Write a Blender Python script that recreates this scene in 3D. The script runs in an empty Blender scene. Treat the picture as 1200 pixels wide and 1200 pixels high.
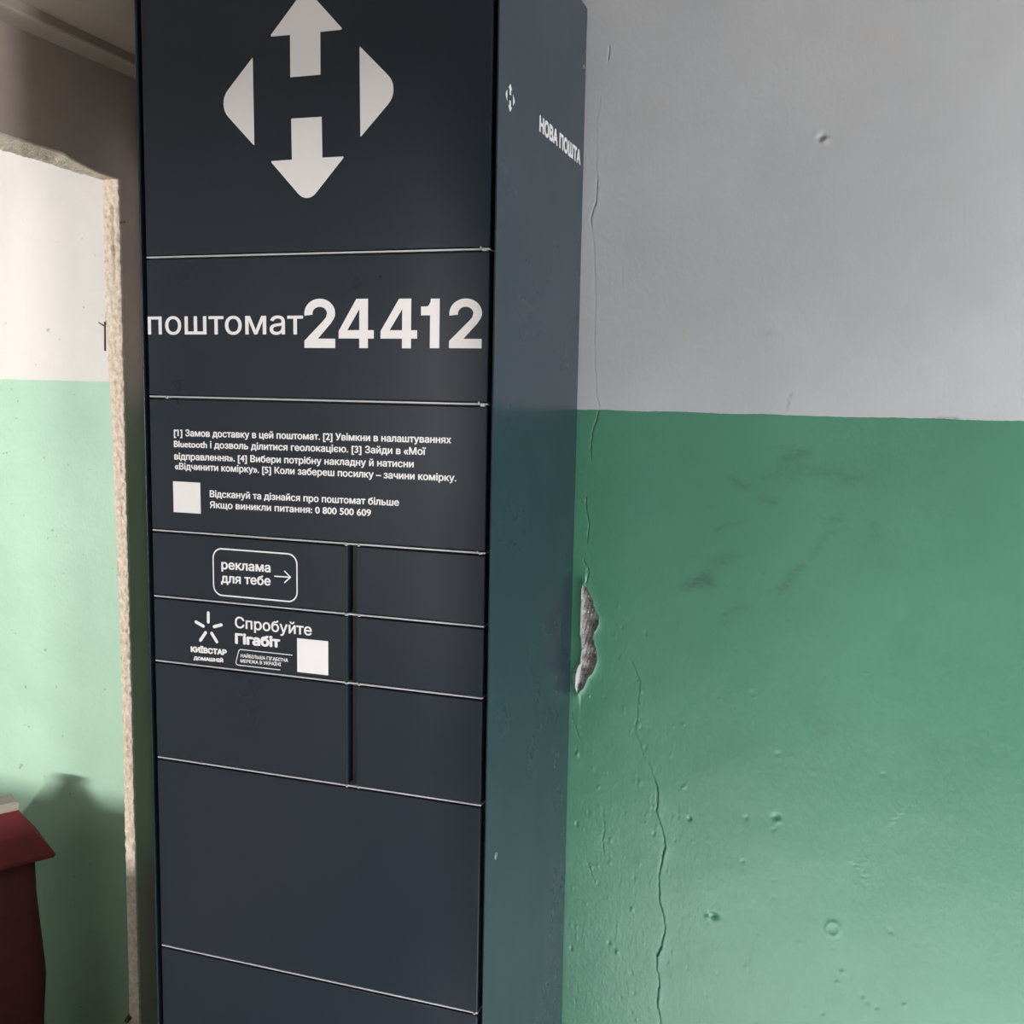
import bpy, bmesh, math, random
import numpy as np
from mathutils import Matrix, Vector
random.seed(7)
S = bpy.context.scene
COL = S.collection

# ------------------------------------------------------------------ camera
F_PX = 1222.14
YAW, PITCH, ROLL = 0.3177, 0.1178, 0.0187
CAM = Vector((1.0989, -1.4223, 1.65))
cy, sy, cp, sp, cr, sr = math.cos(YAW), math.sin(YAW), math.cos(PITCH), math.sin(PITCH), math.cos(ROLL), math.sin(ROLL)
fwd = Vector((-sy*cp, cy*cp, -sp)); rt = Vector((cy, sy, 0)); up = rt.cross(fwd)
r2 = cr*rt + sr*up; u2 = -sr*rt + cr*up
cam = bpy.data.cameras.new('camera'); cam.sensor_width = 36; cam.lens = F_PX*36/1200
cam.clip_start = 0.02
co = bpy.data.objects.new('camera', cam); COL.objects.link(co)
M = Matrix(((r2.x, u2.x, -fwd.x, CAM.x), (r2.y, u2.y, -fwd.y, CAM.y), (r2.z, u2.z, -fwd.z, CAM.z), (0, 0, 0, 1)))
co.matrix_world = M
S.camera = co

# ------------------------------------------------------------------ world, lights, exposure
w = bpy.data.worlds.new('world'); S.world = w; w.use_nodes = True
bg = w.node_tree.nodes['Background']; bg.inputs[0].default_value = (0.80, 0.90, 1.0, 1); bg.inputs[1].default_value = 1.0
S.view_settings.view_transform = 'Standard'; S.view_settings.look = 'None'
S.view_settings.exposure = 0.0; S.view_settings.gamma = 1.0; S.view_settings.use_curve_mapping = False

def area(name, loc, target, sx, sz, power, color):
    l = bpy.data.lights.new(name, 'AREA'); l.shape = 'RECTANGLE'; l.size = sx; l.size_y = sz
    l.energy = power; l.color = color
    o = bpy.data.objects.new(name, l); COL.objects.link(o); o.location = loc
    d = Vector(target) - Vector(loc)
    o.rotation_euler = d.to_track_quat('-Z', 'Z' if abs(d.z) < 0.01 else 'Y').to_euler()
    return o
# daylight in the stair window on the right of the hall
area('window_daylight', (5.0, -1.85, 0.55), (0.3, -0.1, 1.2), 0.9, 1.2, 128, (0.92, 0.96, 1.0))
# daylight in the window behind the camera (weak)
area('rear_daylight', (-0.05, -7.0, 1.45), (0.3, 0.0, 1.45), 0.12, 0.34, 215, (1.0, 0.95, 0.93))
# steep sun through the same stair window, falling on the floor in front of the wall
sl = bpy.data.lights.new('sun', 'SUN'); sl.energy = 44; sl.angle = math.radians(3); sl.color = (0.93, 0.97, 1.0)
so = bpy.data.objects.new('sun', sl); COL.objects.link(so); so.location = (4, 1, 4)
so.rotation_euler = Vector((-.8, -.16, -.74)).to_track_quat('-Z', 'Y').to_euler()
# low daylight beyond the window of the next room
area('next_room_daylight', (-1.25, -4.6, 0.92), (-0.9, 0.7, 0.8), 1.3, 0.16, 300, (1.0, 0.95, 0.92))

# ------------------------------------------------------------------ helpers
def obj(name, me, mat=None, parent=None, loc=None):
    o = bpy.data.objects.new(name, me); COL.objects.link(o)
    if mat is not None and len(me.materials) == 0: me.materials.append(mat)
    if parent is not None: o.parent = parent
    if loc is not None: o.location = loc
    return o
def tag(o, label, cat, group=None):
    o['label'] = label; o['category'] = cat
    if group: o['group'] = group
    return o
def struct(o, label=None):
    o['kind'] = 'structure'
    if label: o['label'] = label
    return o
def bm_box(bm, x0, x1, y0, y1, z0, z1, bev=0.0, seg=2):
    t = bmesh.new()
    bmesh.ops.create_cube(t, size=1)
    for v in t.verts:
        v.co = Vector((x0 + (v.co.x+.5)*(x1-x0), y0 + (v.co.y+.5)*(y1-y0), z0 + (v.co.z+.5)*(z1-z0)))
    if bev > 0: bmesh.ops.bevel(t, geom=t.edges[:], offset=bev, segments=seg, affect='EDGES', profile=0.5)
    m = bpy.data.meshes.new('t'); t.to_mesh(m); t.free(); bm.from_mesh(m); bpy.data.meshes.remove(m)
def boxes(name, lst, mat, parent=None, bev=0.0):
    bm = bmesh.new()
    for b in lst: bm_box(bm, *b, bev=bev)
    me = bpy.data.meshes.new(name); bm.to_mesh(me); bm.free()
    return obj(name, me, mat, parent)
def smooth(o):
    for p in o.data.polygons: p.use_smooth = True
    return o
def cyl_mesh(name, p0, p1, r0, r1, n=16, bev=0.0, dome=0.0):
    bm = bmesh.new(); p0 = Vector(p0); p1 = Vector(p1); L = (p1-p0).length
    prof = [(0, r0), (L, r1)]
    if bev: prof = [(0, max(r0-bev, 1e-5)), (bev, r0), (L-bev, r1), (L, max(r1-bev, 1e-5))]
    if dome: prof += [(L+dome*.7, r1*.6), (L+dome, r1*.12)]
    q = (p1-p0).to_track_quat('Z', 'Y'); rings = []
    for z, r in prof:
        rings.append([bm.verts.new(p0 + q @ Vector((r*math.cos(2*math.pi*k/n), r*math.sin(2*math.pi*k/n), z))) for k in range(n)])
    for a, b in zip(rings, rings[1:]):
        for k in range(n): bm.faces.new((a[k], a[(k+1) % n], b[(k+1) % n], b[k]))
    bm.faces.new(rings[0][::-1]); bm.faces.new(rings[-1])
    me = bpy.data.meshes.new(name); bm.to_mesh(me); bm.free(); return me

# ------------------------------------------------------------------ materials
def mat(name, color, rough=0.5, metal=0.0, spec=0.5):
    m = bpy.data.materials.new(name); m.use_nodes = True
    b = m.node_tree.nodes['Principled BSDF']
    b.inputs['Base Color'].default_value = (*color, 1); b.inputs['Roughness'].default_value = rough
    b.inputs['Metallic'].default_value = metal; b.inputs['Specular IOR Level'].default_value = spec
    return m
class NT:
    def __init__(s, m): s.t = m.node_tree; s.b = s.t.nodes['Principled BSDF']; s.tc = s.t.nodes.new('ShaderNodeTexCoord')
    def n(s, typ, **kw):
        x = s.t.nodes.new(typ)
        for k, v in kw.items(): setattr(x, k, v)
        return x
    def l(s, a, b): s.t.links.new(a, b)
    def noise(s, scale, detail=4, rough=.55, vec=None, mapscale=None):
        x = s.n('ShaderNodeTexNoise'); x.inputs['Scale'].default_value = scale; x.inputs['Detail'].default_value = detail; x.inputs['Roughness'].default_value = rough
        v = vec or s.tc.outputs['Object']
        if mapscale:
            mp = s.n('ShaderNodeMapping'); mp.inputs['Scale'].default_value = mapscale; s.l(v, mp.inputs[0]); v = mp.outputs[0]
        s.l(v, x.inputs['Vector']); return x.outputs['Fac']
    def ramp(s, f, stops):
        x = s.n('ShaderNodeValToRGB'); e = x.color_ramp.elements
        while len(e) < len(stops): e.new(.5)
        for i, (p, c) in enumerate(stops):
            e[i].position = p; e[i].color = (*c, 1) if isinstance(c, tuple) else (c, c, c, 1)
        s.l(f, x.inputs[0]); return x.outputs[0]
    def mix(s, f, a, b, mode='MIX'):
        x = s.n('ShaderNodeMix', data_type='RGBA', blend_type=mode)
        for i, v in ((0, f), (6, a), (7, b)):
            if hasattr(v, 'links'): s.l(v, x.inputs[i])
            elif i == 0: x.inputs[0].default_value = v
            else: x.inputs[i].default_value = (*v, 1)
        return x.outputs[2]
    def math(s, op, a, b=0.0, clamp=False):
        x = s.n('ShaderNodeMath', operation=op); x.use_clamp = clamp
        for i, v in ((0, a), (1, b)):
            if hasattr(v, 'links'): s.l(v, x.inputs[i])
            else: x.inputs[i].default_value = v
        return x.outputs[0]
    def bump(s, h, strength, dist, nrm=None):
        x = s.n('ShaderNodeBump'); x.inputs['Strength'].default_value = strength; x.inputs['Distance'].default_value = dist
        s.l(h, x.inputs['Height'])
        if nrm: s.l(nrm, x.inputs['Normal'])
        return x.outputs[0]

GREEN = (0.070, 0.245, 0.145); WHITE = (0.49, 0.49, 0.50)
def wall_paint(name, zline, attrs=False, green=GREEN, white=WHITE, specks=False, rough=0.37):
    m = mat(name, green, rough, spec=.95); t = NT(m)
    sep = t.n('ShaderNodeSeparateXYZ'); t.l(t.tc.outputs['Object'], sep.inputs[0])
    wob = t.noise(9, 3); wob2 = t.noise(120, 2)
    z = t.math('ADD', sep.outputs['Z'], t.math('MULTIPLY', t.math('SUBTRACT', wob, .5), 0.006))
    z = t.math('ADD', z, t.math('MULTIPLY', t.math('SUBTRACT', wob2, .5), 0.0025))
    up_ = t.math('MULTIPLY', t.math('SUBTRACT', z, zline), 1200, True)
    # mottled limewash with faint stains above, enamel below
    st = t.ramp(t.noise(2.4, 5, .6), [(.35, .90), (.62, 1.04)])
    wc = t.mix(1.0, white, st, 'MULTIPLY')
    warm = t.ramp(t.noise(5.5, 3, .5), [(.60, 0.0), (.74, .22)])
    wc = t.mix(warm, wc, (white[0]*.95, white[1]*.84, white[2]*.76))
    cool = t.ramp(t.noise(3.1, 3, .5, mapscale=(1.3, 1, .7)), [(.5, 0.0), (.7, .35)])
    wc = t.mix(cool, wc, (white[0]*.86, white[1]*.93, white[2]*.97))
    gt = t.ramp(t.noise(3.2, 5, .6), [(.3, .90), (.7, 1.08)])
    gc = t.mix(1.0, green, gt, 'MULTIPLY')
    c = t.mix(up_, gc, wc)
    if specks:
        sk = t.ramp(t.noise(55, 1, .4), [(.77, 0.0), (.81, .45)])
        c = t.mix(sk, c, (.12, .13, .11))
    if attrs:
        a = t.n('ShaderNodeAttribute'); a.attribute_name = 'dirt'
        dn = t.ramp(t.noise(60, 4, .65, mapscale=(1, 1, 2.2)), [(.42, 0.0), (.60, 1.0)])
        f = t.math('MULTIPLY', a.outputs['Fac'], t.math('ADD', t.math('MULTIPLY', dn, .7), .3), True)
        c = t.mix(t.math('MULTIPLY', f, .62), c, (.035, .07, .055))
        b = t.n('ShaderNodeAttribute'); b.attribute_name = 'bare'
        pl = t.ramp(t.noise(75, 5, .65), [(.28, (.16, .13, .12)), (.45, (.36, .32, .31)), (.68, (.52, .49, .48))])
        c = t.mix(b.outputs['Fac'], c, pl)
        k = t.n('ShaderNodeAttribute'); k.attribute_name = 'flake'
        c = t.mix(k.outputs['Fac'], c, (.50, .53, .53))
        r = t.math('ADD', t.math('MULTIPLY', up_, .3), rough)
        r = t.math('MAXIMUM', r, t.math('MULTIPLY', b.outputs['Fac'], .95)); t.l(r, t.b.inputs['Roughness'])
    else:
        t.l(t.math('ADD', t.math('MULTIPLY', up_, .3), rough), t.b.inputs['Roughness'])
    t.l(c, t.b.inputs['Base Color'])
    b1 = t.bump(t.noise(14, 3, .5), .3, .004)
    b2 = t.bump(t.noise(130, 3, .6, mapscale=(1, 1, .5)), .34, .0018, b1)
    t.l(b2, t.b.inputs['Normal'])
    return m
M_WALL = wall_paint('painted_wall', 1.6125, attrs=True)
M_FAR = wall_paint('painted_wall_far_hazed', 1.6485, specks=True, green=(0.34, 0.52, 0.39), white=(0.55, 0.525, 0.50))  # same green paint, paled: the bright overexposed haze is put into its colour

def plaster(name, color, s1=60, amp=.004, rough=.85, stain=(.6, 1.1)):
    m = mat(name, color, rough); t = NT(m)
    g = t.ramp(t.noise(s1, 4, .6), [(.3, stain[0]), (.7, stain[1])])
    t.l(t.mix(1.0, color, g, 'MULTIPLY'), t.b.inputs['Base Color'])
    t.l(t.bump(t.noise(s1*2.2, 4, .6), .6, amp), t.b.inputs['Normal']); return m
M_SIDE = plaster('beige_oil_paint', (.40, .315, .265), 7, .0015, .5, (.88, 1.06))
M_JAMB = plaster('rough_plaster', (.62, .52, .42), 90, .004, .9, (.72, 1.15))
M_CEIL = plaster('ceiling_paint', (.36, .29, .23), 5, .001, .7, (.9, 1.05))
M_FLOOR = plaster('concrete_floor', (.42, .41, .40), 14, .002, .7)
M_HALL = plaster('hall_wall_paint', (.30, .29, .27), 6, .001, .7, (.9, 1.05))

def powder(name, color, rough):
    m = mat(name, color, rough); t = NT(m)
    t.l(t.bump(t.noise(900, 2), .12, .0003), t.b.inputs['Normal'])
    g = t.ramp(t.noise(4, 4), [(.3, rough-.03), (.7, rough+.05)]); t.l(g, t.b.inputs['Roughness'])
    return m
M_DOOR = powder('anthracite_powder_coat', (.0115, .0195, .0290), .30)
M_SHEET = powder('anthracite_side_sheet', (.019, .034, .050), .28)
M_DARK = mat('dark_recess', (.006, .007, .009), .6)
M_DIV = mat('dark_divider', (.004, .008, .011), .6)
M_EDGE = mat('light_metal_edge', (.50, .50, .52), .4, .35)
M_METAL = mat('zinc_metal', (.75, .75, .75), .3, .8)
M_VINYL = mat('white_vinyl', (.80, .765, .75), .45)
M_VINYL2 = mat('white_print', (.82, .80, .79), .45)
M_RUST = mat('rusty_iron', (.07, .045, .03), .75, .3)

# ------------------------------------------------------------------ room shell
FLOOR, CEIL = -0.15, 2.70
YW = 0.476      # face of the painted wall behind the locker
XL = -0.358     # face of the side wall with the doorway
struct(boxes('floor', [(-2.8, 2.9, -3.6, 1.0, FLOOR-.1, FLOOR)], M_FLOOR))
struct(boxes('ceiling', [(-2.8, 2.9, -3.6, 1.0, CEIL, CEIL+.1)], M_CEIL))

# --- painted wall as a relief: cracks, pits and the peeled hole are geometry
def axis(segs):
    out = []
    for a, b, st in segs:
        n = max(1, int(round((b-a)/st))); out += list(a + (b-a)*np.arange(n)/n)
    return np.array(out + [segs[-1][1]])
gx = axis([(XL, .59, .1), (.59, .67, .0011), (.67, .84, .0016), (.84, 1.50, .0034), (1.50, 2.6, .05)])
gz = axis([(FLOOR, .36, .05), (.36, 1.06, .0022), (1.06, 1.295, .0012), (1.295, 1.66, .0024), (1.66, 2.36, .0034), (2.36, CEIL, .05)])
X, Z = np.meshgrid(gx, gz); H = np.zeros_like(X)
BARE = np.zeros_like(X); DIRT = np.zeros_like(X); FLAKE = np.zeros_like(X)
rng = np.random.RandomState(3)
def densify(pts, step=.006, jit=.0011):
    out = [np.array(pts[0])]
    for a, b in zip(pts, pts[1:]):
        a = np.array(a); b = np.array(b); n = max(1, int(np.hypot(*(b-a))/step))
        for k in range(1, n+1):
            q = a + (b-a)*k/n
            if k < n: q = q + rng.uniform(-jit, jit, 2)
            out.append(q)
    return np.array(out)
def dist_poly(P, pad=.03, closed=False):
    """unsigned distance, signed side (+ = right of a downward line), parameter along, window"""
    if closed: P = np.vstack([P, P[:1]])
    x0, x1 = P[:, 0].min()-pad, P[:, 0].max()+pad; z0, z1 = P[:, 1].min()-pad, P[:, 1].max()+pad
    i0, i1 = np.searchsorted(gx, [x0, x1]); j0, j1 = np.searchsorted(gz, [z0, z1])
    xs = X[j0:j1, i0:i1]; zs = Z[j0:j1, i0:i1]
    D = np.full(xs.shape, 9.); SD = np.zeros(xs.shape); T = np.zeros(xs.shape)
    n = len(P)-1
    for k in range(n):
        a, b = P[k], P[k+1]; d = b-a; L2 = (d*d).sum()+1e-12
        t = np.clip(((xs-a[0])*d[0]+(zs-a[1])*d[1])/L2, 0, 1)
        ex = xs-a[0]-t*d[0]; ez = zs-a[1]-t*d[1]; dd = np.hypot(ex, ez)
        side = np.sign(-(d[0]*(zs-a[1]) - d[1]*(xs-a[0])))*-1
        mk = dd < D
        D[mk] = dd[mk]; SD[mk] = side[mk]; T[mk] = ((k+t)/n)[mk]
    return D, SD, T, (slice(j0, j1), slice(i0, i1))
def crack(pts, depth=.0022, wd=.0012, lift=.0012, fall=.007, sgn=1, step=.006, jit=.0012):
    P = densify(pts, step, jit); D, SD, T, w_ = dist_poly(P)
    fade = np.minimum(1, np.minimum(T, 1-T)*9+.15)*(.65+.35*np.sin(T*37+pts[0][1]*50))
    right = (SD*sgn > 0)
    H[w_] += fade*(-depth*np.exp(-(D/wd)**2) + np.where(right, lift*np.exp(-D/fall), -lift*.35*np.exp(-D/fall)))
CR = dict(
 a=[(0.6356, 1.6361), (0.6423, 1.6209)],
 b=[(0.6415, 1.6141), (0.6377, 1.5986), (0.6303, 1.5743), (0.6273, 1.5535), (0.629, 1.519)],
 c=[(0.6218, 1.456), (0.6205, 1.4385), (0.6241, 1.4141), (0.6273, 1.4003), (0.6255, 1.3614)],
 d=[(0.6191, 1.3344), (0.623, 1.3222), (0.6299, 1.3085), (0.6275, 1.2906), (0.6234, 1.2831)],
 g=[(0.6733, 0.8265), (0.6764, 0.8106), (0.6719, 0.7825), (0.6764, 0.7558), (0.6906, 0.7471)],
 h=[(0.6463, 0.7315), (0.6524, 0.7076), (0.661, 0.6924)],
 f=[(0.6029, 1.0338), (0.6119, 1.0025), (0.6252, 0.9691)],
 i=[(0.7113, 1.1475), (0.7207, 1.1363), (0.7287, 1.119), (0.7352, 1.1046), (0.7321, 1.0617)],
 s1=[(1.1358, 0.8164), (1.1479, 0.7943), (1.1593, 0.766)],
 s3=[(0.9583, 0.6138), (0.9629, 0.5765), (0.9675, 0.5391)],
 t2=[(0.9835, 1.6531), (0.977, 1.6175)],
 t1=[(0.6412, 2.26), (0.6412, 2.235)],
 t3=[(0.626, 2.035), (0.626, 1.994), (0.6152, 1.9616), (0.6180, 1.94)])
for k, v in CR.items():
    small = k in ('g', 'h', 'f', 'i', 's3')
    crack(v, depth=.0012 if small else .0022, lift=.0007 if small else .0013)
crack([(0.6180, 1.95), (0.6238, 1.9019), (0.6289, 1.8221), (0.629, 1.7212), (0.6365, 1.633)], depth=.0007, lift=.0004)
crack([(0.6307, 2.1876), (0.6221, 2.1305), (0.6251, 2.03)], depth=.0005, lift=.0004)
crack([(1.2228, 0.9413), (1.2083, 0.9174), (1.1887, 0.8878)], depth=0, lift=.0008, sgn=-1)
crack([(0.7318, 1.0594), (0.7327, 1.0332), (0.7284, 1.0062), (0.7394, 0.9864), (0.747, 0.9608), (0.7589, 0.9465)], depth=.0014, lift=.0008)
crack([(0.7589, 0.9465), (0.7675, 0.9237), (0.7759, 0.9036), (0.777, 0.8744), (0.775, 0.858), (0.7824, 0.8377), (0.7883, 0.8172), (0.7945, 0.7886), (0.7889, 0.758), (0.7836, 0.73), (0.7856, 0.7031), (0.7881, 0.6763), (0.7964, 0.6505), (0.8002, 0.6293), (0.7969, 0.6067), (0.7935, 0.584), (0.7852, 0.5658), (0.786, 0.5438), (0.7922, 0.5172), (0.7916, 0.4893), (0.7903, 0.4666), (0.7978, 0.4346), (0.796, .37)],
      depth=.0036, wd=.0017, lift=.0030, fall=.006)
crack([(0.766, 0.888), (0.763, 0.876), (0.767, 0.868), (0.764, 0.856), (0.767, 0.846)], depth=.0008, wd=.0012, lift=.0012, fall=.003, sgn=-1)
# pits and pimples
def dimple(x, z, r, h, sx=1.0):
    j = np.searchsorted(gz, [z-4*r, z+4*r]); i = np.searchsorted(gx, [x-4*r*sx, x+4*r*sx])
    w_ = (slice(*j), slice(*i)); H[w_] += h*np.exp(-((X[w_]-x)/(r*sx))**2 - ((Z[w_]-z)/r)**2)
for (x, z) in [(0.6171, 0.9491), (0.6156, 0.5493), (0.7082, 0.5589), (0.6915, 0.5753), (0.7714, 0.8118), (0.6198, 0.8073), (0.7347, 0.6529), (0.8368, 0.8513), (0.9412, 0.868), (0.8383, 0.8511), (1.2051, 0.6956), (1.1263, 0.6021), (1.118, 0.5798), (1.1633, 0.5644), (1.1733, 0.5541), (1.1891, 0.547), (1.2346, 0.5611), (0.9402, 0.784), (1.097, 0.5158), (0.9928, 0.9975), (1.1752, 0.9833)]:
    dimple(x, z, .0042, random.choice([-.0016, .0018]), .7)
dimple(.9956, .8775, .006, -.0035); dimple(1.000, .872, .005, .002)
dimple(.8885, .6675, .0055, -.0050, 1.6); dimple(.8810, .6650, .0055, .0036, .9)
dimple(1.0154, 2.083, .006, -.005, 1.3); dimple(1.020, 2.078, .005, .004)
# ring-shaped blister
jj = np.searchsorted(gz, [.65, .71]); ii = np.searchsorted(gx, [1.07, 1.14]); w_ = (slice(*jj), slice(*ii))
rr = np.hypot((X[w_]-1.1059), (Z[w_]-.6817)/1.25); H[w_] += .0016*np.exp(-((rr-.0105)/.0032)**2)
for k in range(190):
    x = .61 + abs(rng.normal(0, .28)); z = rng.uniform(.4, 1.25)
    if x > 1.45: continue
    dimple(x, z, rng.uniform(.0018, .0046), rng.choice([-1, 1, 1])*rng.uniform(.0003, .0010), rng.uniform(.4, .9))
for k in range(26):   # short vertical runs of paint
    x = .61 + abs(rng.normal(0, .32)); z = rng.uniform(.45, 1.2)
    if x > 1.4: continue
    L = rng.uniform(.01, .035); crack([(x, z), (x+rng.uniform(-.004, .004), z-L)], depth=0, lift=rng.uniform(.0003, .0007), fall=.004)
# gentle unevenness
H += .0012*np.sin(X*6+1)*np.sin(Z*5+.5) + .0003*np.sin(X*23+Z*11) + .0002*np.sin(Z*31-X*17)
# peeled hole
hole = [(0.6208, 1.2831), (0.6277, 1.2746), (0.6367, 1.2587), (0.6434, 1.2381), (0.6515, 1.2236), (0.6519, 1.2085), (0.6432, 1.1925), (0.642, 1.1802), (0.6488, 1.1565), (0.6509, 1.1384), (0.6439, 1.1162), (0.6349, 1.1045), (0.6262, 1.0835), (0.6163, 1.0716), (0.6120, 1.0848), (0.6135, 1.1028), (0.6150, 1.1171), (0.6204, 1.1292), (0.6228, 1.154), (0.6196, 1.1904), (0.6191, 1.233), (0.619, 1.2693)]
P = densify(hole + hole[:1], .005, .0009); D, SD, T, w_ = dist_poly(P, .06)
xs, zs = X[w_], Z[w_]; ins = np.zeros(xs.shape, bool)
for (ax, az), (bx, bz) in zip(P, np.roll(P, -1, 0)):
    c_ = ((az > zs) != (bz > zs)); den = (bz-az) if abs(bz-az) > 1e-9 else 1e-9
    ins ^= c_ & (xs < (bx-ax)*(zs-az)/den+ax)
cxl = np.interp(zs, [1.07, 1.13, 1.20, 1.28], [.620, .634, .636, .624]); rightside = xs > cxl
inner = -.0075*(1-np.exp(-D/.0022)) + .0016*np.sin(xs*900+zs*300)*np.sin(zs*520) + .0022*np.sin(zs*190+xs*60) + .0009*rng.normal(0, 1, xs.shape)
lip = np.where(rightside, .0034*np.exp(-D/.005), .0085*np.exp(-D/.011))
H[w_] = np.where(ins, H[w_] + inner, H[w_] + lip)
BARE[w_] = np.maximum(BARE[w_], ins*1.0)
# upturned pale flake at the lower left of the hole
fl = [(0.6122, 1.1150), (0.6165, 1.1260), (0.6205, 1.1275), (0.618, 1.112), (0.6185, 1.095), (0.6163, 1.0716), (0.6085, 1.0848), (0.6050, 1.1028), (0.6083, 1.1171)]
Pf = np.array(fl); D2, _, _, w2 = dist_poly(Pf, .02, True); xs2, zs2 = X[w2], Z[w2]; in2 = np.zeros(xs2.shape, bool)
for (ax, az), (bx, bz) in zip(Pf, np.roll(Pf, -1, 0)):
    c_ = ((az > zs2) != (bz > zs2)); den = (bz-az) if abs(bz-az) > 1e-9 else 1e-9
    in2 ^= c_ & (xs2 < (bx-ax)*(zs2-az)/den+ax)
H[w2] += np.where(in2, -.001+.0035*np.minimum(1, D2/.004), 0); FLAKE[w2] = in2*1.0
# scuffs: dark rubbed strokes
def scuff(pts, wd, amt):
    D, SD, T, w_ = dist_poly(densify(pts, .012, .002), .06)
    DIRT[w_] = np.minimum(1.3, DIRT[w_] + amt*np.exp(-(D/wd)**2)*np.minimum(1, np.minimum(T, 1-T)*5+.1))
scuff([(.800, 1.292), (.828, 1.300), (.852, 1.306), (.880, 1.302)], .010, .95)
scuff([(.836, 1.318), (.846, 1.306)], .012, .8)
scuff([(.846, 1.312), (.862, 1.335), (.885, 1.352), (.915, 1.352)], .012, .5)
scuff([(.862, 1.398), (.885, 1.412), (.912, 1.420)], .004, .8)
scuff([(.972, 1.288), (.990, 1.305), (1.005, 1.335), (1.025, 1.352)], .008, .85)
scuff([(1.025, 1.352), (1.045, 1.385), (1.065, 1.412), (1.085, 1.45)], .009, .38)
scuff([(.885, 1.252), (.895, 1.235), (.878, 1.222)], .003, .45)
scuff([(.878, 1.240), (.9, 1.258), (.935, 1.268)], .004, .5)
scuff([(.880, 1.503), (.900, 1.488), (.925, 1.482)], .008, .75)
scuff([(.935, 1.468), (.960, 1.458), (.975, 1.462)], .007, .7)
scuff([(.952, 1.553), (.975, 1.552), (1.02, 1.548)], .006, .6)
scuff([(.960, 1.53), (.985, 1.538), (1.03, 1.545)], .008, .6)
scuff([(.955, 1.515), (1.0, 1.520), (1.06, 1.512), (1.13, 1.505)], .013, .42)
scuff([(.935, 1.50), (.97, 1.506), (1.0, 1.50)], .010, .35)
scuff([(1.13, 1.44), (1.14, 1.41), (1.12, 1.39)], .010, .35)
scuff([(1.05, 1.43), (1.09, 1.44)], .008, .35)
scuff([(1.03, 1.07), (1.06, 1.055), (1.09, 1.07)], .02, .28)
scuff([(.945, 1.34), (.955, 1.325)], .004, .5)
for k in range(70):
    x = rng.uniform(.62, 1.4); z = rng.uniform(.9, 1.58)
    j = np.searchsorted(gz, [z-.01, z+.01]); i = np.searchsorted(gx, [x-.01, x+.01]); q = (slice(*j), slice(*i))
    DIRT[q] = np.minimum(1.3, DIRT[q] + rng.uniform(.1, .45)*np.exp(-((X[q]-x)/.003)**2-((Z[q]-z)/.002)**2))
scuff([(1.22, 1.6135), (1.262, 1.6140)], .0022, 1.2)
scuff([(.935, 1.752), (.948, 1.757)], .006, .35)
scuff([(.998, 2.090), (1.012, 2.090)], .006, .45)
nz, nx = X.shape
verts = np.stack([X.ravel(), (YW - H).ravel(), Z.ravel()], 1)
idx = np.arange(nx*nz).reshape(nz, nx)
faces = np.stack([idx[:-1, :-1].ravel(), idx[:-1, 1:].ravel(), idx[1:, 1:].ravel(), idx[1:, :-1].ravel()], 1)
me = bpy.data.meshes.new('wall_back'); me.vertices.add(len(verts)); me.vertices.foreach_set('co', verts.ravel())
me.loops.add(faces.size); me.loops.foreach_set('vertex_index', faces.ravel())
me.polygons.add(len(faces)); me.polygons.foreach_set('loop_start', np.arange(len(faces))*4); me.polygons.foreach_set('loop_total', np.full(len(faces), 4))
me.update(); me.validate()
for nm, A in (('bare', BARE), ('dirt', DIRT), ('flake', FLAKE)):
    at = me.attributes.new(nm, 'FLOAT', 'POINT'); at.data.foreach_set('value', A.ravel().astype(np.float32))
me.polygons.foreach_set('use_smooth', np.ones(len(faces), bool))
struct(obj('wall_back', me, M_WALL))

# --- side wall with the doorway (hall side at XL), the other walls
DT = 2.052
struct(boxes('wall_left', [(XL-.038, XL, -3.6, -.42, FLOOR, CEIL), (XL-.012, XL, .404, .80, FLOOR, 2.058)], M_SIDE))
LINTEL = [(-.42, CEIL), (-.42, 2.078), (.245, 2.0775), (.262, 2.072), (.294, 2.067), (.34, 2.060), (.404, 2.058), (.80, 2.058), (.80, CEIL)]
bm = bmesh.new(); bm.from_mesh(bpy.data.objects['wall_left'].data)
a_ = [bm.verts.new((XL-.038, y, z)) for y, z in LINTEL]; b_ = [bm.verts.new((XL, y, z)) for y, z in LINTEL]
for k in range(len(LINTEL)): bm.faces.new((a_[k], b_[k], b_[(k+1) % len(LINTEL)], a_[(k+1) % len(LINTEL)]))
bm.faces.new(a_[::-1]); bm.faces.new(b_); bmesh.ops.recalc_face_normals(bm, faces=bm.faces[:])
bm.to_mesh(bpy.data.objects['wall_left'].data); bm.free()
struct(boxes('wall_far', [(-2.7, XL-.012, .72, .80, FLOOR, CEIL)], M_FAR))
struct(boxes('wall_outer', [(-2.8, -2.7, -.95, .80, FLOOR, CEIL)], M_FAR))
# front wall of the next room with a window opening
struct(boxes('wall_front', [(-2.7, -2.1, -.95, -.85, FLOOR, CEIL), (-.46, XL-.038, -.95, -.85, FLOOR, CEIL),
                            (-2.1, -.46, -.95, -.85, FLOOR, .672), (-2.1, -.46, -.95, -.85, 2.1, CEIL)], M_FAR))
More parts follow.
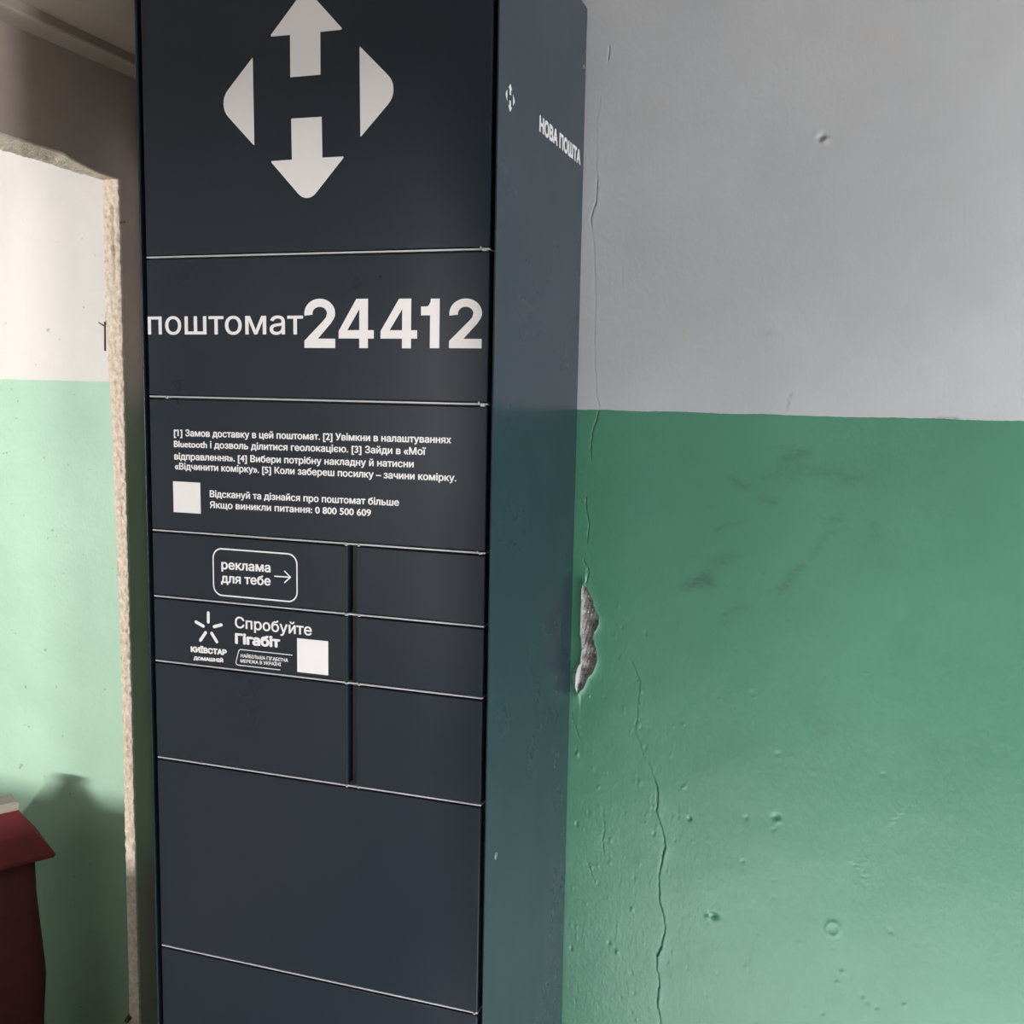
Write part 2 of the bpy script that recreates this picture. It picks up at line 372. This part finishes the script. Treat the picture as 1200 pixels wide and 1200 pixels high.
# right wall of the hall with the stair window, and the wall behind the camera
struct(boxes('wall_right', [(2.6, 2.7, -3.6, -1.45, FLOOR, CEIL), (2.6, 2.7, .3, .5, FLOOR, CEIL),
                            (2.6, 2.7, -1.45, .3, FLOOR, -.1), (2.6, 2.7, -1.45, .3, 1.98, CEIL)], M_HALL))
struct(boxes('wall_rear', [(XL, -.17, -3.2, -3.1, FLOOR, CEIL), (-.17, .287, -3.2, -3.1, 1.75, CEIL), (.287, 2.6, -3.2, -3.1, FLOOR, CEIL)], M_HALL))

# --- rough plaster reveal of the doorway
def reveal(name, pts_fn, n, m_, mt):
    bm = bmesh.new(); g = [[bm.verts.new(pts_fn(i/n, j/m_)) for j in range(m_+1)] for i in range(n+1)]
    for i in range(n):
        for j in range(m_): bm.faces.new((g[i][j], g[i+1][j], g[i+1][j+1], g[i][j+1]))
    me = bpy.data.meshes.new(name); bm.to_mesh(me); bm.free(); o = obj(name, me, mt); smooth(o); return o
from mathutils import noise as mn
def crumb(z, s=1.0):
    return mn.noise(Vector((z*38, 3.1, 0)))*.004 + mn.noise(Vector((z*120, 1.1, 0)))*.0022
def jamb(u, v):       # u along z, v across: wraps from the next-room face over the reveal to the hall face
    z = FLOOR + (DT+.006-FLOOR)*u
    z = min(z, DT+.006)
    taper = np.interp(z, [.2, .7, 1.0, 1.374, 1.59, 1.767, 1.92, 2.05], [-.3835, -.382, -.3805, -.3865, -.3902, -.3975, -.3965, -.3965])
    rough = 1.0 if z > .62 else .25
    xl = taper + crumb(z)*(.7 if z > 1.5 else .45)*rough
    xr = XL + .0012 + mn.noise(Vector((z*60, 9, 0)))*.0009
    if v < .12: return Vector((xl, .402 + .03*(1-v/.12), z))
    if v > .88: return Vector((xr, .400 + .006*((v-.88)/.12), z))
    t = (v-.12)/.76; x = xl + (xr-xl)*t
    y = .399 - rough*(.0035*mn.noise(Vector((x*150, z*70, 2))) + .002*mn.noise(Vector((x*420, z*210, 5)))) - .002*math.sin(math.pi*t)
    if z > 1.85: y += .006*max(0, 1-abs(t-.66)/.12)*min(1, (z-1.85)/.02)*min(1, max(0, (2.02-z)/.02))
    return Vector((x, y, z))
struct(reveal('trim_1', jamb, 900, 26, M_JAMB))
IY, IZ = [-.42, .05, .20, .35, .41], [2.059, 2.059, 2.060, 2.058, 2.060]
OY, OZ = [-.42, .09, .245, .262, .294, .34, .41], [2.0765, 2.0765, 2.076, 2.0705, 2.0655, 2.0585, 2.0565]
def head(u, v):       # underside of the lintel
    y = -.42 + .825*u; x = XL-.040 + .0415*v
    zi = np.interp(y, IY, IZ); zo = np.interp(y, OY, OZ)
    n1 = mn.noise(Vector((y*45, x*60, 0))); n2 = mn.noise(Vector((y*170, x*120, 4)))
    z = zi + (zo-zi)*v + (.0028*n1 + .0018*n2)*(1-.85*v)
    if v <= .04: z += .026
    if v >= .96: x = XL + .0008; z += .003
    return Vector((x, y, z))
struct(reveal('trim_2', head, 320, 24, M_JAMB))
# --- stepped soffit above the doorway
def extrude_profile(name, prof, y0, y1, mt):
    bm = bmesh.new(); a = [bm.verts.new((x, y0, z)) for x, z in prof]; b = [bm.verts.new((x, y1, z)) for x, z in prof]
    n = len(prof)
    for k in range(n): bm.faces.new((a[k], b[k], b[(k+1) % n], a[(k+1) % n]))
    bm.faces.new(a[::-1]); bm.faces.new(b); bmesh.ops.recalc_face_normals(bm, faces=bm.faces[:])
    me = bpy.data.meshes.new(name); bm.to_mesh(me); bm.free(); return obj(name, me, mt)
struct(extrude_profile('trim_3', [(XL, 2.271), (-.306, 2.271), (-.301, 2.2725), (-.2995, 2.276), (-.2995, 2.292), (-.20, 2.292), (.0, 2.34), (.0, CEIL), (XL, CEIL)], -3.1, YW, M_CEIL))

# ------------------------------------------------------------------ small iron bits on the side wall
hk = tag(obj('iron_hook', cyl_mesh('iron_hook', (-.3975, .396, 1.712), (-.3965, .396, 1.772), .0022, .0018, 10), M_RUST),
         'short rusty iron hook stuck on the left edge of the plaster door reveal', 'hook')
obj('hook_tip', cyl_mesh('hook_tip', (-.398, .395, 1.764), (-.4075, .391, 1.770), .0016, .0012, 10, dome=.001), M_RUST, hk)
bm = bmesh.new()
tag(obj('nail', cyl_mesh('nail', (XL-.004, .405, 1.972), (XL+.013, .402, 1.973), .0016, .0020, 10, dome=.0008), M_RUST),
    'tiny dark nail sticking out of the side wall near the top of the doorway', 'nail')
tag(obj('iron_stub', cyl_mesh('iron_stub', (-.3835, .405, .232), (-.380, .385, .230), .0062, .005, 14, dome=.002), M_RUST),
    'small dark iron stub at the foot of the plaster door reveal', 'stub')

# ------------------------------------------------------------------ red stand in the next room
M_RED = plaster('dark_red_cloth', (.15, .018, .022), 30, .001, .8, (.85, 1.1))
M_PALE = mat('pale_board', (.42, .36, .32), .7)
M_RED2 = plaster('dull_red_side', (.10, .018, .020), 30, .001, .85, (.85, 1.1))
def loft(name, prof, n, pw, rot, mt, parent, c, flat=False):
    bm = bmesh.new(); rings = []
    for z, r in prof:
        ring = []
        for k in range(n):
            a = 2*math.pi*k/n; ca, sa = math.cos(a), math.sin(a); f = (abs(ca)**pw+abs(sa)**pw)**(-1/pw)
            x, y = r*f*ca, r*f*sa; ring.append(bm.verts.new((x*math.cos(rot)-y*math.sin(rot)+c[0], x*math.sin(rot)+y*math.cos(rot)+c[1], z)))
        rings.append(ring)
    for a, b in zip(rings, rings[1:]):
        for k in range(n): bm.faces.new((a[k], a[(k+1) % n], b[(k+1) % n], b[k]))
    bm.faces.new(rings[0][::-1]); bm.faces.new(rings[-1]); bmesh.ops.recalc_face_normals(bm, faces=bm.faces[:])
    me = bpy.data.meshes.new(name); bm.to_mesh(me); bm.free(); o = obj(name, me, mt, parent)
    if not flat: smooth(o)
    return o
RC = (-.825, .50)
st = bpy.data.objects.new('red_stand', None); COL.objects.link(st)
tag(st, 'dark red stand with flared rim and pale top beyond the doorway by the green wall', 'stand')
pr = lambda l: [(z, r) for z, r in l]
loft('body', pr([(FLOOR, .074), (.076, .078), (.19, .086), (.298, .078), (.40, .071), (.50, .070)]), 48, 5, .785, M_RED2, st, RC)
loft('flared_rim', pr([(.496, .100), (.500, .132), (.506, .137), (.511, .137), (.560, .090), (.616, .042)]), 4, 2, .2, M_RED, st, RC, True)
loft('top_board', pr([(.612, .043), (.616, .046), (.630, .047), (.635, .043)]), 4, 2, .2, M_PALE, st, RC, True)

# ------------------------------------------------------------------ parcel locker
W, DEP, TOP = .60, .4724, 2.327
lk = bpy.data.objects.new('parcel_locker', None); COL.objects.link(lk)
tag(lk, 'tall dark anthracite steel parcel locker with white lettering standing against the wall', 'parcel locker')
LK = lk
boxes('carcass', [(.004, .596, .022, DEP, FLOOR+.05, TOP-.004)], M_DARK, LK)
boxes('side_panel', [(0, .0026, 0, DEP, FLOOR, TOP)], M_DOOR, LK, .0008)
boxes('side_panel', [(W-.0026, W, 0, DEP, FLOOR, TOP)], M_SHEET, LK, .0008)
boxes('top_panel', [(.0026, W-.0026, .001, DEP, TOP-.012, TOP)], M_SHEET, LK, .0006)
boxes('plinth', [(.0026, W-.0026, .012, DEP, FLOOR, FLOOR+.07)], M_DARK, LK)
LZ = [1.8455, 1.6263, 1.4088, 1.2990, 1.1898, 1.0235, .6882, .35, .02]
XA, XM0, XM1, XB = .0118, .3672, .3822, .5898
g = .0034
doors = {}
def door(x0, x1, z0, z1, name='door'):
    o = boxes(name, [(x0, x1, 0.0, .018, z0, z1)], M_DOOR, LK, .0013); return o
tops = [TOP-.015] + [z-g for z in LZ]
bots = [z+g for z in LZ] + [FLOOR+.075]
for k in range(len(tops)):
    if k in (3, 4, 5):
        doors[k] = door(XA, XM0, bots[k], tops[k]); door(XM1, XB, bots[k], tops[k])
    else: doors[k] = door(XA, XB, bots[k], tops[k])
boxes('divider', [(XM0+.0006, XM1-.0006, .0165, .022, bots[5]+.0, tops[3])], M_DIV, LK)
for z in LZ:
    dz = .0004
    boxes('shelf_edge', [(.0115, .5900, .0012, .022, z-.0013+dz, z+.0015+dz)], M_EDGE, LK, .0004)
# small catches and end clips on the shelf edges
def catch(x, z, s=1.0):
    bm = bmesh.new()
    bm_box(bm, x-.0035*s, x+.0035*s, -.0012, .008, z-.0030*s, z+.0022*s, .0008)
    bm_box(bm, x-.0075*s, x-.0048*s, -.0004, .006, z+.0005, z+.0042*s, .0005)
    me = bpy.data.meshes.new('catch'); bm.to_mesh(me); bm.free(); return obj('catch', me, M_METAL, LK)
for x, z, s in [(.583, 1.8458, .95), (.5838, 1.6263, 1.0), (.583, 1.4092, .7), (.365, 1.4075, .5), (.386, 1.4080, .55), (.365, 1.299, .75), (.387, 1.299, .6), (.365, 1.190, .7), (.387, 1.190, .6), (.366, 1.0235, .5), (.386, 1.0235, .45), (.0455, 1.6255, .65), (.221, 1.4102, .45), (.585, .6885, .5)]:
    catch(x, z, s)

def curve_mesh(loops):
    c = bpy.data.curves.new('c', 'CURVE'); c.dimensions = '2D'; c.fill_mode = 'BOTH'
    for L in loops:
        s = c.splines.new('POLY'); s.points.add(len(L)-1)
        for p, (x, z) in zip(s.points, L): p.co = (x, z, 0, 1)
        s.use_cyclic_u = True
    o = bpy.data.objects.new('c', c); m = bpy.data.meshes.new_from_object(o)
    bpy.data.objects.remove(o); bpy.data.curves.remove(c); return m
def mesh_arrays(m):
    v = np.empty(len(m.vertices)*3); m.vertices.foreach_get('co', v)
    return v.reshape(-1, 3)[:, :2], [tuple(p.vertices) for p in m.polygons]
DEPTH_FRONT = -.0005
def flat_object(name, V, Fc, parent, mt, plane='front', off=.0005, label=None):
    """V are (u, w) coordinates: u to the right on the face, w = height"""
    if plane == 'front': P3 = [(p[0], -off-(p[2] if len(p) > 2 else 0)*1.2e-5, p[1]) for p in V]
    else: P3 = [(W+off+(p[2] if len(p) > 2 else 0)*1.2e-5, p[0], p[1]) for p in V]
    me = bpy.data.meshes.new(name); me.from_pydata(P3, [], Fc); me.update()
    bm = bmesh.new(); bm.from_mesh(me)
    want = Vector((0, -1, 0)) if plane == 'front' else Vector((1, 0, 0))
    for f in bm.faces:
        f.normal_update()
        if f.normal.dot(want) < 0: f.normal_flip()
    bm.to_mesh(me); bm.free()
    o = obj(name, me, mt, parent)
    if label: o['label'] = label
    return o
from mathutils.geometry import delaunay_2d_cdt
def glyph_mesh(body):
    """outline of a text filled by the non-zero rule, so overlapping strokes of a letter come out clean"""
    c = bpy.data.curves.new('t', 'FONT'); c.body = body; c.resolution_u = 4; c.fill_mode = 'NONE'
    o = bpy.data.objects.new('t', c); m = bpy.data.meshes.new_from_object(o)
    bpy.data.objects.remove(o); bpy.data.curves.remove(c)
    v = np.empty(len(m.vertices)*3); m.vertices.foreach_get('co', v); v = v.reshape(-1, 3)[:, :2]
    e = np.empty(len(m.edges)*2, dtype=np.int64); m.edges.foreach_get('vertices', e); e = e.reshape(-1, 2)
    bpy.data.meshes.remove(m)
    # edges in drawing order (consecutive runs, closing edge last)
    A = []; st = 0
    for i, (p, q) in enumerate(e):
        if abs(int(p)-int(q)) != 1 or i == len(e)-1 or e[i+1].min() > max(p, q):
            A.append((max(p, q), min(p, q)) if abs(int(p)-int(q)) != 1 else (p, q))
        else: A.append((min(p, q), max(p, q)))
    e = np.array(A)
    V2, _, F2, *_ = delaunay_2d_cdt([Vector(x) for x in v], [tuple(int(k) for k in x) for x in e], [], 0, 1e-6)
    V2 = np.array([tuple(x) for x in V2]); F2 = [tuple(f) for f in F2]
    C = np.array([V2[list(f)].mean(0) for f in F2])
    P, Q = v[e[:, 0]], v[e[:, 1]]; wn = np.zeros(len(C), int)
    for (x0, y0), (x1, y1) in zip(P, Q):
        if y0 == y1: continue
        cr = (y0 <= C[:, 1]) & (y1 > C[:, 1]) if y1 > y0 else (y1 <= C[:, 1]) & (y0 > C[:, 1])
        xi = x0 + (C[:, 1]-y0)/(y1-y0)*(x1-x0)
        wn += np.where(cr & (xi > C[:, 0]), 1 if y1 > y0 else -1, 0)
    return V2, [f for f, k in zip(F2, wn) if k != 0]
REFH = {}
def text(body, u0, u1, w0, w1, H_, bold=0.0, kind='cap', n=6):
    """arrays of a text whose box runs u0..u1, baseline w0 (left end) to w1 (right end), letter height H_"""
    V, Fc = glyph_mesh(body)
    if kind not in REFH: REFH[kind] = glyph_mesh('Н' if kind == 'cap' else 'н')[0][:, 1].max()
    ref = REFH[kind]
    a, b = V[:, 0].min(), V[:, 0].max(); r = bold*H_
    U = u0 + r + (V[:, 0]-a)/(b-a)*(u1-u0-2*r)
    Wz = w0 + (U-u0)/(u1-u0)*(w1-w0) + r*.7 + V[:, 1]/ref*(H_-1.4*r)
    V2 = np.stack([U, Wz], 1)
    if bold <= 0: return [tuple(x) for x in V2], Fc
    VV, FF = [], []
    for k in range(n):
        an = 2*math.pi*k/n; base = len(VV)
        VV += [(x+r*math.cos(an), z+.7*r*math.sin(an), k) for x, z in V2]; FF += [tuple(i+base for i in f) for f in Fc]
    return VV, FF
def join(*parts):
    VV, FF = [], []
    for V, Fc in parts:
        b = len(VV); VV += list(V); FF += [tuple(i+b for i in f) for f in Fc]
    return VV, FF
def lifted(VF, k):
    return [(p[0], p[1], (p[2] if len(p) > 2 else 0)+k) for p in VF[0]], VF[1]
def loops(*L):
    m = curve_mesh(L); V, Fc = mesh_arrays(m); bpy.data.meshes.remove(m); return [tuple(v) for v in V], Fc
def rounded(pts, n=8):
    """pts: (x, z, radius)"""
    out = []; N = len(pts)
    for i, (x, z, r) in enumerate(pts):
        if r <= 0: out.append((x, z)); continue
        p = Vector((x, z)); a = Vector(pts[i-1][:2])-p; b = Vector(pts[(i+1) % N][:2])-p; a.normalize(); b.normalize()
        ang = a.angle(b); d = r/math.tan(ang/2); bis = (a+b).normalized(); c = p + bis*(r/math.sin(ang/2))
        p0 = p+a*d-c; p1 = p+b*d-c; a0 = math.atan2(p0.y, p0.x); a1 = math.atan2(p1.y, p1.x)
        while a1-a0 > math.pi: a1 -= 2*math.pi
        while a1-a0 < -math.pi: a1 += 2*math.pi
        for k in range(n+1):
            t = a0+(a1-a0)*k/n; out.append((c.x+r*math.cos(t), c.y+r*math.sin(t)))
    return out
def stroke(pts, wd, cyclic=False, cap=True):
    """polyline with thickness as quads plus round joints"""
    VV, FF = [], []
    seq = list(zip(pts, pts[1:])) + ([(pts[-1], pts[0])] if cyclic else [])
    for i, ((x0, z0), (x1, z1)) in enumerate(seq):
        L = math.hypot(x1-x0, z1-z0)
        if L < 1e-9: continue
        nx_, nz_ = -(z1-z0)/L*wd/2, (x1-x0)/L*wd/2; b = len(VV)
        VV += [(x0+nx_, z0+nz_, i % 2), (x0-nx_, z0-nz_, i % 2), (x1-nx_, z1-nz_, i % 2), (x1+nx_, z1+nz_, i % 2)]; FF.append((b, b+1, b+2, b+3))
    if cap:
        for i, (x, z) in enumerate(pts):
            b = len(VV); VV += [(x+wd/2*math.cos(a*math.pi/5), z+wd/2*math.sin(a*math.pi/5), 2+i % 3) for a in range(10)]; FF.append(tuple(range(b, b+10)))
    return VV, FF

# big emblem: four arrows
def emblem():
    s, r = 1.05, .020
    up_a = rounded([(.2731, 2.1016, 0), (.3232, 2.1016, 0), (.3232, 2.1615, 0), (.3600, 2.1618, .0015), (.2992, 2.1615+.0608*s, r), (.2386, 2.1618, .0015), (.2731, 2.1615, 0)])
    dn_a = rounded([(.2741, 2.0425, 0), (.3250, 2.0422, 0), (.3260, 1.9838, 0), (.3627, 1.9838, .0015), (.3004, 1.9830-.0622*s, r), (.2380, 1.9830, .0015), (.2750, 1.9834, 0)])
    lf = rounded([(.2098, 2.1352, .0008), (.2110, 2.0066, .0008), (.2105-.0640, 2.0709, .028)])
    rg = rounded([(.3865, 2.1369, .0008), (.3880, 2.0093, .0008), (.3872+.0655, 2.0731, .028)])
    return join(*[loops(p) for p in (up_a, dn_a, lf, rg)])
EM = emblem()
flat_object('emblem', *EM, doors[0], M_VINYL, label='white emblem of four arrows')
small = [(.0498+(u-.2997)*.145, 2.0637+(z-2.072)*.130) for u, z in EM[0]]
sp = [c for c in LK.children if c.name.startswith('side_panel')][1]
flat_object('small_emblem', small, EM[1], sp, M_VINYL2, 'side', label='small white emblem of four arrows')
flat_object('lettering', *text('НОВА ПОШТА', .1943, .4490, 2.0505, 2.0502, .0255, .085, n=8), sp, M_VINYL2, 'side', label='bold white lettering')

# number line
def digit(kind, u0, u1, w0, w1):
    if kind == '4':
        L = [[(.0, .195), (0, .345), (.505, 1.0), (.835, 1.0), (.835, .365), (1, .365), (1, .195), (.835, .195), (.835, 0), (.59, 0), (.59, .195)],
             [(.59, .365), (.25, .365), (.59, .79)]]
    elif kind == '1':
        L = [[(.49, 0), (1, 0), (1, 1), (.52, 1), (.50, .93), (.40, .855), (.30, .845), (0, .845), (0, .665), (.49, .665)]]
    else:
        cx, cz, ro, ri = .5, .70, .5, .235
        o = [(cx+ro*math.cos(a), cz+(.30)*math.sin(a)) for a in np.linspace(math.radians(188), math.radians(-8), 22)]
        i_ = [(cx+ri*math.cos(a), cz+.135*math.sin(a)) for a in np.linspace(math.radians(0), math.radians(190), 16)]
        L = [o + [(.96, .60), (.86, .50), (.44, .19), (1.0, .19), (1.0, 0), (0, 0), (0, .145), (.60, .545), (.70, .62)] + i_]
    return loops(*[[(u0+x*(u1-u0), w0+z*(w1-w0)) for x, z in l] for l in L])
num = join(digit('2', .2946, .3468, 1.7055, 1.7788), digit('4', .3525, .4105, 1.7057, 1.7780), digit('4', .4215, .4803, 1.7058, 1.7776),
           digit('1', .4862, .5154, 1.7062, 1.7772), digit('2', .5305, .5808, 1.7064, 1.7770))
num = ([(x, z) for x, z in num[0]], num[1])
flat_object('number_lettering', *num, doors[1], M_VINYL, label='large bold white number')
flat_object('lettering', *text('поштомат', .0125, .2925, 1.7251, 1.7256, .0283, .018, 'x'), doors[1], M_VINYL)

# instruction text
fine = [('[1] Замов доставку в цей поштомат. [2] Увімкни в налаштуваннях', .0576, .5359, 1.5642, 1.5686),
        ('Bluetooth і дозволь ділитися геолокацією. [3] Зайди в «Мої', .0572, .4961, 1.5464, 1.5501),
        ('відправлення». [4] Вибери потрібну накладну й натисни', .0575, .4765, 1.5264, 1.5307),
        ('«Відчинити комірку». [5] Коли забереш посилку – зачини комірку.', .058, .5447, 1.5106, 1.5131),
        ('Відскануй та дізнайся про поштомат більше', .1229, .4531, 1.4689, 1.4721),
        ('Якщо виникли питання: 0 800 500 609', .1226, .4069, 1.4514, 1.454)]
flat_object('lettering', *join(*[text(b, a0, a1, z0, z1, .0112, .045, n=4) for b, a0, a1, z0, z1 in fine], lifted(stroke([(.0612, 1.5722), (.0634, 1.5742)], .0015), 5)), doors[2], M_VINYL2)
def sticker(x0, x1, z0, z1, parent, col):
    o = boxes('sticker', [(x0, x1, -.0005, .0, z0, z1)], col, parent); o['label'] = 'plain white square sticker'; return o
sticker(.0543, .1053, 1.4412, 1.4912, doors[2], M_VINYL)

# advert doors
bx = rounded([(.1275, 1.3868, .016), (.2795, 1.3868, .016), (.2795, 1.3110, .016), (.1275, 1.3110, .016)], 10)
fr_ = stroke(bx, .0023, True)
flat_object('frame_outline', *fr_, doors[3], M_VINYL2)
flat_object('lettering', *join(text('реклама', .1425, .2325, 1.3538, 1.3550, .0118, .06, 'x'), text('для тебе', .1415, .2325, 1.3315, 1.3338, .0118, .06, 'x')), doors[3], M_VINYL2)
flat_object('arrow_mark', *join(stroke([(.2400, 1.3495), (.2677, 1.3500)], .0021), lifted(stroke([(.2577, 1.3588), (.2680, 1.3500), (.2575, 1.3408)], .0021), 5)), doors[3], M_VINYL2)
pet = [((.1167, 1.2800), (.1165, 1.2650)), ((.1408, 1.2624), (.1275, 1.2583)), ((.1320, 1.2336), (.1225, 1.2468)), ((.1010, 1.2332), (.1110, 1.2468)), ((.0930, 1.2630), (.1070, 1.2572))]
flat_object('star_mark', *join(*[stroke([a, b], .0054) for a, b in pet]), doors[4], M_VINYL2, label='white star of five rounded petals')
flat_object('lettering', *join(text('КИЇВСТАР', .0820, .1505, 1.2118, 1.2128, .0098, .10, n=8), text('ДОМАШНІЙ', .0872, .1436, 1.1992, 1.2004, .0062, .10, n=6),
            text('Спробуйте', .1662, .3052, 1.2599, 1.2597, .0188, .028), text('Гігабіт', .1660, .2488, 1.2336, 1.2348, .0178, .085, n=8),
            text('НАЙБІЛЬША ГІГАБІТНА', .1764, .2628, 1.2124, 1.2131, .0058, .04, n=4), text('МЕРЕЖА В УКРАЇНІ', .1757, .2500, 1.2038, 1.2052, .0058, .04, n=4)), doors[4], M_VINYL2)
ol = rounded([(.2480, 1.1990, 0), (.1660, 1.1990, .004), (.1735, 1.2252, .005), (.2700, 1.2252, 0)])
ol = ol[:]  # open outline: right side stays open
flat_object('frame_outline', *stroke(ol, .0013), doors[4], M_VINYL2)
sticker(.2790, .3337, 1.1990, 1.2535, doors[4], M_VINYL2)

# rivets and screw on the side sheet
def rivet(name, y, z, r, label=None):
    o = obj(name, cyl_mesh(name, (W-.001, y, z), (W+.0007, y, z), r, r, 16, dome=.0006), M_METAL, sp); return o
rivet('rivet', .4564, 2.2225, .0035)
rivet('screw', .0461, .9265, .0055)
boxes('screw_slot', [(W+.0010, W+.0015, .0461-.0007, .0461+.0007, .9265-.0042, .9265+.0042)], M_DARK, sp)
